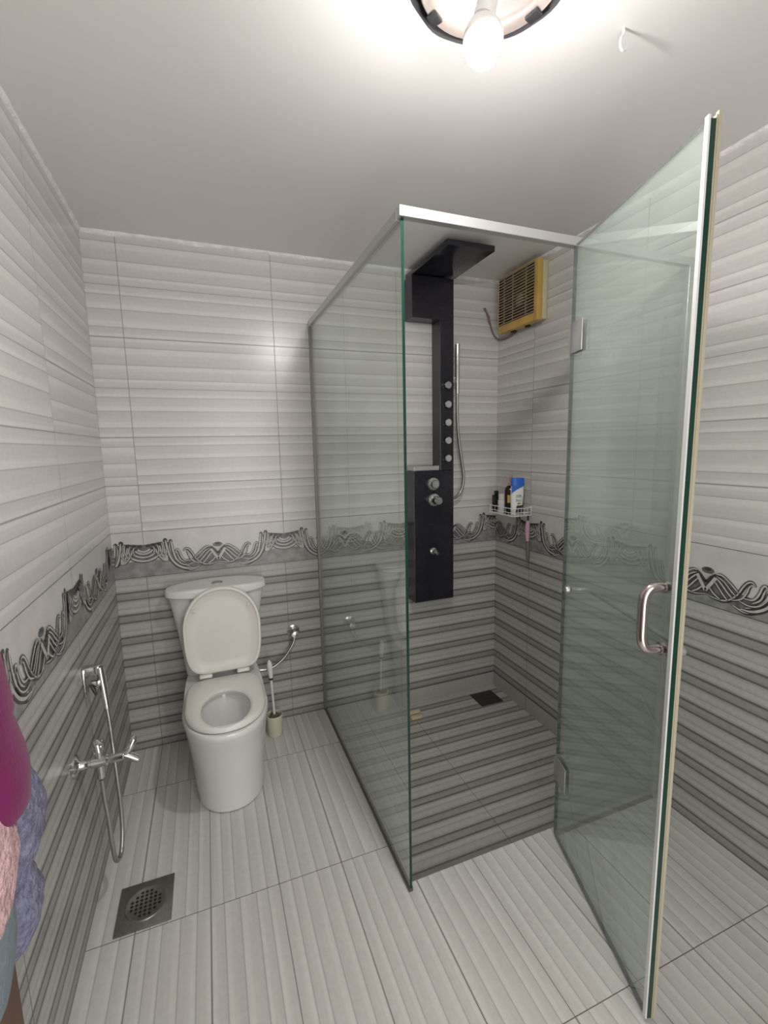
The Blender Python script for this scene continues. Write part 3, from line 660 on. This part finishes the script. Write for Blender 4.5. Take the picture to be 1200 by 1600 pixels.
# tank
def tring(hl, hr, yf, z, ybk=-.008, bow=.045, n=48, cx=.403):
    out = []
    for k in range(n):
        a = 2 * math.pi * k / n; c, s_ = math.cos(a), math.sin(a)
        x = (hr if c > 0 else hl) * math.copysign(abs(c) ** .55, c)
        e = min(1, abs(x) / max(hl, hr)); y = (ybk if s_ > 0 else yf + bow * e * e)
        mid = (ybk + yf + bow) / 2; y = mid + (y - mid) * min(1, abs(s_) ** .45 * 1.0)
        out.append(Vector((cx + x, y, z)))
    return out
mb = MB(); mb.loft([tring(.150, .150, -.165, .3745, bow=.02), tring(.152, .152, -.168, .40, bow=.02), tring(.162, .162, -.172, .50, bow=.03), tring(.180, .178, -.176, .62, bow=.04), tring(.197, .196, -.180, .715, bow=.05), tring(.199, .198, -.180, .722, bow=.05)], 0, True, True)
mb.build('tank', [M_porc], toi)
mb = MB()
def crown(ring, c, h): return [Vector((p_.x, p_.y, p_.z + h * max(0, 1 - ((p_.x - c) / .21) ** 2))) for p_ in ring]
rr_ = [tring(.205, .204, -.188, .7245, bow=.05), tring(.210, .209, -.193, .730, bow=.05), crown(tring(.210, .209, -.193, .742, bow=.05), .403, .014), crown(tring(.207, .206, -.190, .750, bow=.05), .403, .015)]
rt = [crown(tring(.207 * f, .206 * f, -.10 - .09 * f, .751 + .002 * (1 - f), bow=.05 * f, ybk=-.10 + .092 * f), .403, .016) for f in (.97, .85, .6, .3, .02)]
mb.loft(rr_ + rt, 0, True, True); mb.build('tank_lid', [M_porc], toi)
mb = MB(); mb.lathe([(.023, -.004), (.023, .001), (.020, .003), (.0, .003)], (.405, -.112, .7695), n=28); mb.box((.4045, -.132, .7725), (.4055, -.092, .7730)); mb.build('flush_button', [M_chrome], toi)
# raised lid: D outline standing against the tank
ln = []
lz0, lz1, lw = .4125, .775, .156
def lring(inset, y, n=56):
    out = []
    for k in range(n):
        a = 2 * math.pi * k / n; c, s_ = math.cos(a), math.sin(a); hw = lw - inset; zm = .60
        if s_ > 0: x = hw * math.copysign(abs(c) ** .92, c); z = zm + (lz1 - inset - zm) * s_ ** 1.0
        else: x = hw * math.copysign(abs(c) ** .30, c) * (1 - .05 * abs(s_)); z = zm - (zm - lz0 - inset) * abs(s_) ** .55
        t_ = (z - lz0) / (lz1 - lz0)
        out.append(Vector((.414 + x, y + .022 * t_, z)))
    return out
mb = MB(); yl = -.222
mb.loft([lring(.02, yl + .010), lring(.006, yl + .008), lring(0, yl + .002), lring(.0, yl - .008), lring(.003, yl - .012), lring(.010, yl - .012), lring(.014, yl - .008), lring(.02, yl - .004), lring(.05, yl - .0025), lring(.11, yl - .002)], 0, True, True)
for x in (.306, .522): mb.rbox((x - .005, yl + .004, .680), (x + .005, yl + .012, .694), .002)
mb.build('lid', [M_lid], toi)
for x in (.335, .485): mb = MB(); mb.rbox((x - .026, -.246, .3987), (x + .026, -.205, .413), .006, seg=3); mb.build('lid_hinge', [M_seat], toi)

# supply valve and hose on the back wall
sv = thing('supply_valve', 'small chrome angle valve on the back wall with its toilet hose', 'valve', (.741, 0, .45))
mb = MB(); mb.lathe([(.030, 0), (.030, .004), (.016, .009), (.013, .012), (.013, .045), (.0, .047)], (.741, 0, .450), axis=(0, -1, 0), n=24); mb.tube([(.741, -.034, .450), (.739, -.034, .415)], .010, 12); mb.lathe([(.0, .022), (.016, .020), (.018, .010), (.012, .0)], (.741, -.045, .452), axis=(0, -1, 0), n=18); mb.build('valve_body', [M_chrome], sv)
mb = MB(); mb.tube([(.739, -.034, .418), (.725, -.04, .39), (.68, -.045, .335), (.62, -.05, .30), (.562, -.05, .30)], .0075, 10, sub=6); mb.build('hose', [M_hosem], sv)

# toilet brush
tb = thing('toilet_brush', 'white toilet brush standing in a cream cup right of the toilet', 'brush', (.612, -.115, 0))
mb = MB(); bx, by = .616, -.115; mb.lathe([(.0, .001), (.032, .001), (.034, .004), (.038, .100), (.036, .1015), (.0345, .100), (.031, .012), (.0, .010)], (bx, by, 0), n=30); mb.build('cup', [M_cream], tb)
mb = MB(); mb.lathe([(.0, .015), (.022, .017), (.027, .04), (.028, .075), (.020, .098), (.008, .104)], (bx, by, 0), n=20); mb.build('bristles', [M_bristle], tb)
mb = MB(); mb.tube([(bx, by, .095), (bx - .002, by, .16), (bx - .006, by, .275)], [.0065, .0055, .006], 12); mb.build('stem', [M_white], tb)
mb = MB(); mb.tube([(bx - .006, by, .275), (bx - .006, by, .285)], .0095, 14); mb.build('collar', [M_blackside], tb)
mb = MB(); mb.tube([(bx - .006, by, .285), (bx - .007, by, .31), (bx - .009, by, .345), (bx - .010, by, .362), (bx - .011, by, .372)], [.009, .012, .013, .010, .003], 14); mb.build('grip', [M_white], tb)

# ------------------------------------------------------------------ bidet sprayer and its tap on the left wall
hd = thing('bidet_sprayer', 'chrome bidet sprayer hanging in its wall holder above the tap', 'bidet sprayer', (.045, -.62, .66))
mb = MB(); mb.rbox((.0, -.632, .662), (.046, -.606, .690), .003); mb.rbox((.0, -.636, .600), (.006, -.602, .686), .002); mb.build('holder', [M_chrome], hd)
mb = MB(); mb.tube([(.046, -.622, .684), (.049, -.625, .64), (.054, -.632, .59), (.059, -.645, .555)], [.0115, .012, .010, .008], 14); mb.rbox((.020, -.640, .628), (.046, -.612, .648), .004); mb.build('spray_handle', [M_chrome], hd)
mb = MB(); mb.tube([(.020, -.640, .640), (.030, -.645, .625), (.034, -.645, .605)], [.003, .006, .003], 8); mb.build('trigger', [M_blk], hd)
mb = MB(); mb.tube([(.059, -.645, .556), (.064, -.655, .50), (.070, -.675, .43), (.075, -.69, .34), (.078, -.70, .25), (.078, -.715, .18), (.075, -.745, .135), (.070, -.785, .150), (.068, -.800, .22), (.066, -.800, .30), (.062, -.798, .36), (.060, -.798, .425)], .0062, 10, sub=7); mb.build('hose', [M_hosem], hd)
tp = thing('bidet_tap', 'chrome two-handle wall tap above the floor drain', 'tap', (0, -.80, .48)); ty = -.798
mb = MB(); mb.lathe([(.030, .0), (.029, .005), (.015, .010), (.012, .014), (.012, .04), (.016, .042), (.016, .078), (.012, .082), (.012, .118), (.015, .12), (.0, .122)], (0, ty, .480), axis=(1, 0, .02), n=24)
mb.tube([(.060, ty, .472), (.060, ty, .432)], .0105, 14); mb.tube([(.060, ty, .49), (.060, ty, .512)], .010, 14); mb.build('tap_body', [M_chrome], tp)
mb = MB(); mb.tube([(.060, ty + .002, .510), (.058, ty + .005, .528), (.052, ty + .012, .536)], [.013, .014, .008], 14); mb.rbox((.046, ty - .006, .520), (.070, ty + .03, .530), .003); mb.build('handle', [M_chrome], tp)
mb = MB(); mb.tube([(.118, ty, .484), (.135, ty, .500), (.146, ty + .01, .520), (.150, ty + .015, .527)], [.009, .011, .012, .006], 14); mb.tube([(.118, ty, .484), (.138, ty, .474), (.155, ty, .462)], [.010, .012, .010], 14); mb.build('handle', [M_chrome], tp)
mb = MB(); mb.lathe([(.0, .012), (.007, .012), (.009, .0)], (.0, ty - .035, .492), axis=(1, 0, 0), n=12); mb.build('screw_cap', [M_chrome], tp)

# ------------------------------------------------------------------ open entrance door with clothes, at the left edge
dr1 = bpy.data.objects.new('door_1', None); COL.objects.link(dr1); dr1['_w'] = (.03, -1.53, 0); dr1.location = (.03, -1.53, 0); dr1['kind'] = 'structure'
mb = MB(); mb.box((.012, -2.18, .01), (.052, -1.376, 2.0)); mb.build('leaf', [M_wood], dr1, bevel=.003)
mb = MB()
for z in (.12, 1.05):
    for (a, b) in (((.052, -2.08, z), (.058, -2.02, z + .82)), ((.052, -1.54, z), (.058, -1.48, z + .82)), ((.052, -2.02, z), (.058, -1.54, z + .06)), ((.052, -2.02, z + .76), (.058, -1.54, z + .82))): mb.box(a, b)
mb.build('panel_moulding', [M_wood], dr1, bevel=.002)
mb = MB(); mb.rbox((.0585, -1.96, 1.63), (.066, -1.56, 1.67), .003)
for y in (-1.60, -1.70, -1.82, -1.92): mb.tube([(.060, y, 1.655), (.090, y, 1.650), (.104, y, 1.665), (.106, y, 1.680)], .0045, 8, sub=4)
tag(mb.build('coat_rack', [M_steel], origin=(.052, -1.7, 1.65)), 'steel hook rail screwed to the brown door', 'hook rail')
def blobloft(name, path, mat_, label, cat, amp=.0, fs=30, n=26, sub=6, amp2=0, fs2=9):
    """soft hanging cloth: path of (x, y, z, half-depth x, half-width y)"""
    P = cr([Vector(p[:3]) for p in path], sub); Q = cr([Vector((p[3], p[4], 0)) for p in path], sub); rings = []
    for p, q in zip(P, Q):
        r = []
        for k in range(n):
            a = 2 * math.pi * k / n; dx, dy = math.cos(a), math.sin(a); w = Vector((p.x + max(q.x, .001) * dx, p.y + max(q.y, .001) * dy, p.z))
            e = 1 + amp2 * noise.noise(Vector((w.x * fs2, w.y * fs2, w.z * fs2 * .4)) + Vector((3, 1, 5))) + amp * noise.noise(w * fs)
            r.append(Vector((max(p.x + max(q.x, .001) * dx * e, .0600), p.y + max(q.y, .001) * dy * e, p.z + amp * .01 * noise.noise(w * fs * 1.3))))
        rings.append(r)
    mb = MB(); mb.loft(rings, 0, True, True); o = mb.build(name, [mat_], origin=path[-1][:3]); return tag(o, label, cat)
blobloft('magenta_robe', [(0.098, -1.700, 1.665, 0.008, 0.020), (0.130, -1.710, 1.550, 0.035, 0.060), (0.130, -1.630, 1.260, 0.035, 0.055), (0.130, -1.599, 1.141, 0.035, 0.055), (0.130, -1.573, 1.045, 0.035, 0.050), (0.130, -1.577, 1.035, 0.034, 0.049), (0.130, -1.557, 0.969, 0.035, 0.055), (0.130, -1.559, 0.933, 0.035, 0.055), (0.130, -1.553, 0.906, 0.030, 0.047), (0.130, -1.539, 0.892, 0.012, 0.020)],
         M_mag, 'magenta long-sleeved garment hanging at the left edge', 'garment', amp=.015, fs=14, amp2=.05)
blobloft('lilac_towel', [(0.074, -1.600, 1.600, 0.008, 0.030), (0.072, -1.540, 1.300, 0.010, 0.040), (0.072, -1.454, 1.127, 0.011, 0.040), (0.074, -1.395, 0.900, 0.014, 0.045), (0.080, -1.368, 0.820, 0.022, 0.052), (0.084, -1.359, 0.765, 0.028, 0.056), (0.082, -1.375, 0.724, 0.026, 0.050), (0.078, -1.404, 0.702, 0.021, 0.036), (0.080, -1.402, 0.680, 0.024, 0.044), (0.082, -1.403, 0.645, 0.027, 0.052), (0.080, -1.412, 0.615, 0.024, 0.048), (0.076, -1.424, 0.596, 0.016, 0.030), (0.074, -1.430, 0.592, 0.006, 0.010)],
         M_towb, 'lilac fluffy towel bulging out behind the magenta garment', 'towel', amp=.12, fs=70, amp2=.12)
blobloft('pink_towel', [(0.105, -1.820, 1.665, 0.008, 0.020), (0.135, -1.800, 1.500, 0.014, 0.050), (0.138, -1.763, 1.215, 0.014, 0.060), (0.138, -1.688, 1.025, 0.015, 0.055), (0.138, -1.635, 0.947, 0.015, 0.052), (0.138, -1.611, 0.907, 0.018, 0.052), (0.138, -1.601, 0.877, 0.020, 0.050), (0.138, -1.605, 0.850, 0.018, 0.048), (0.138, -1.623, 0.817, 0.015, 0.036), (0.138, -1.633, 0.803, 0.006, 0.012)],
         M_towp, 'pink and cream fluffy towel below the magenta garment', 'towel', amp=.10, fs=60, amp2=.10)
blobloft('grey_towel', [(0.075, -1.920, 1.660, 0.008, 0.020), (0.092, -1.860, 1.400, 0.012, 0.060), (0.092, -1.655, 0.980, 0.012, 0.070), (0.092, -1.555, 0.830, 0.012, 0.060), (0.092, -1.515, 0.748, 0.014, 0.050), (0.092, -1.511, 0.698, 0.015, 0.050), (0.092, -1.517, 0.670, 0.014, 0.050), (0.092, -1.525, 0.640, 0.012, 0.045), (0.092, -1.535, 0.615, 0.009, 0.030), (0.092, -1.540, 0.608, 0.004, 0.010)],
         M_towg, 'grey-blue cloth hanging lowest in front of the brown door', 'cloth', amp=.04, fs=20, amp2=.08)
for o in bpy.data.objects:
    if '_w' in o: del o['_w']
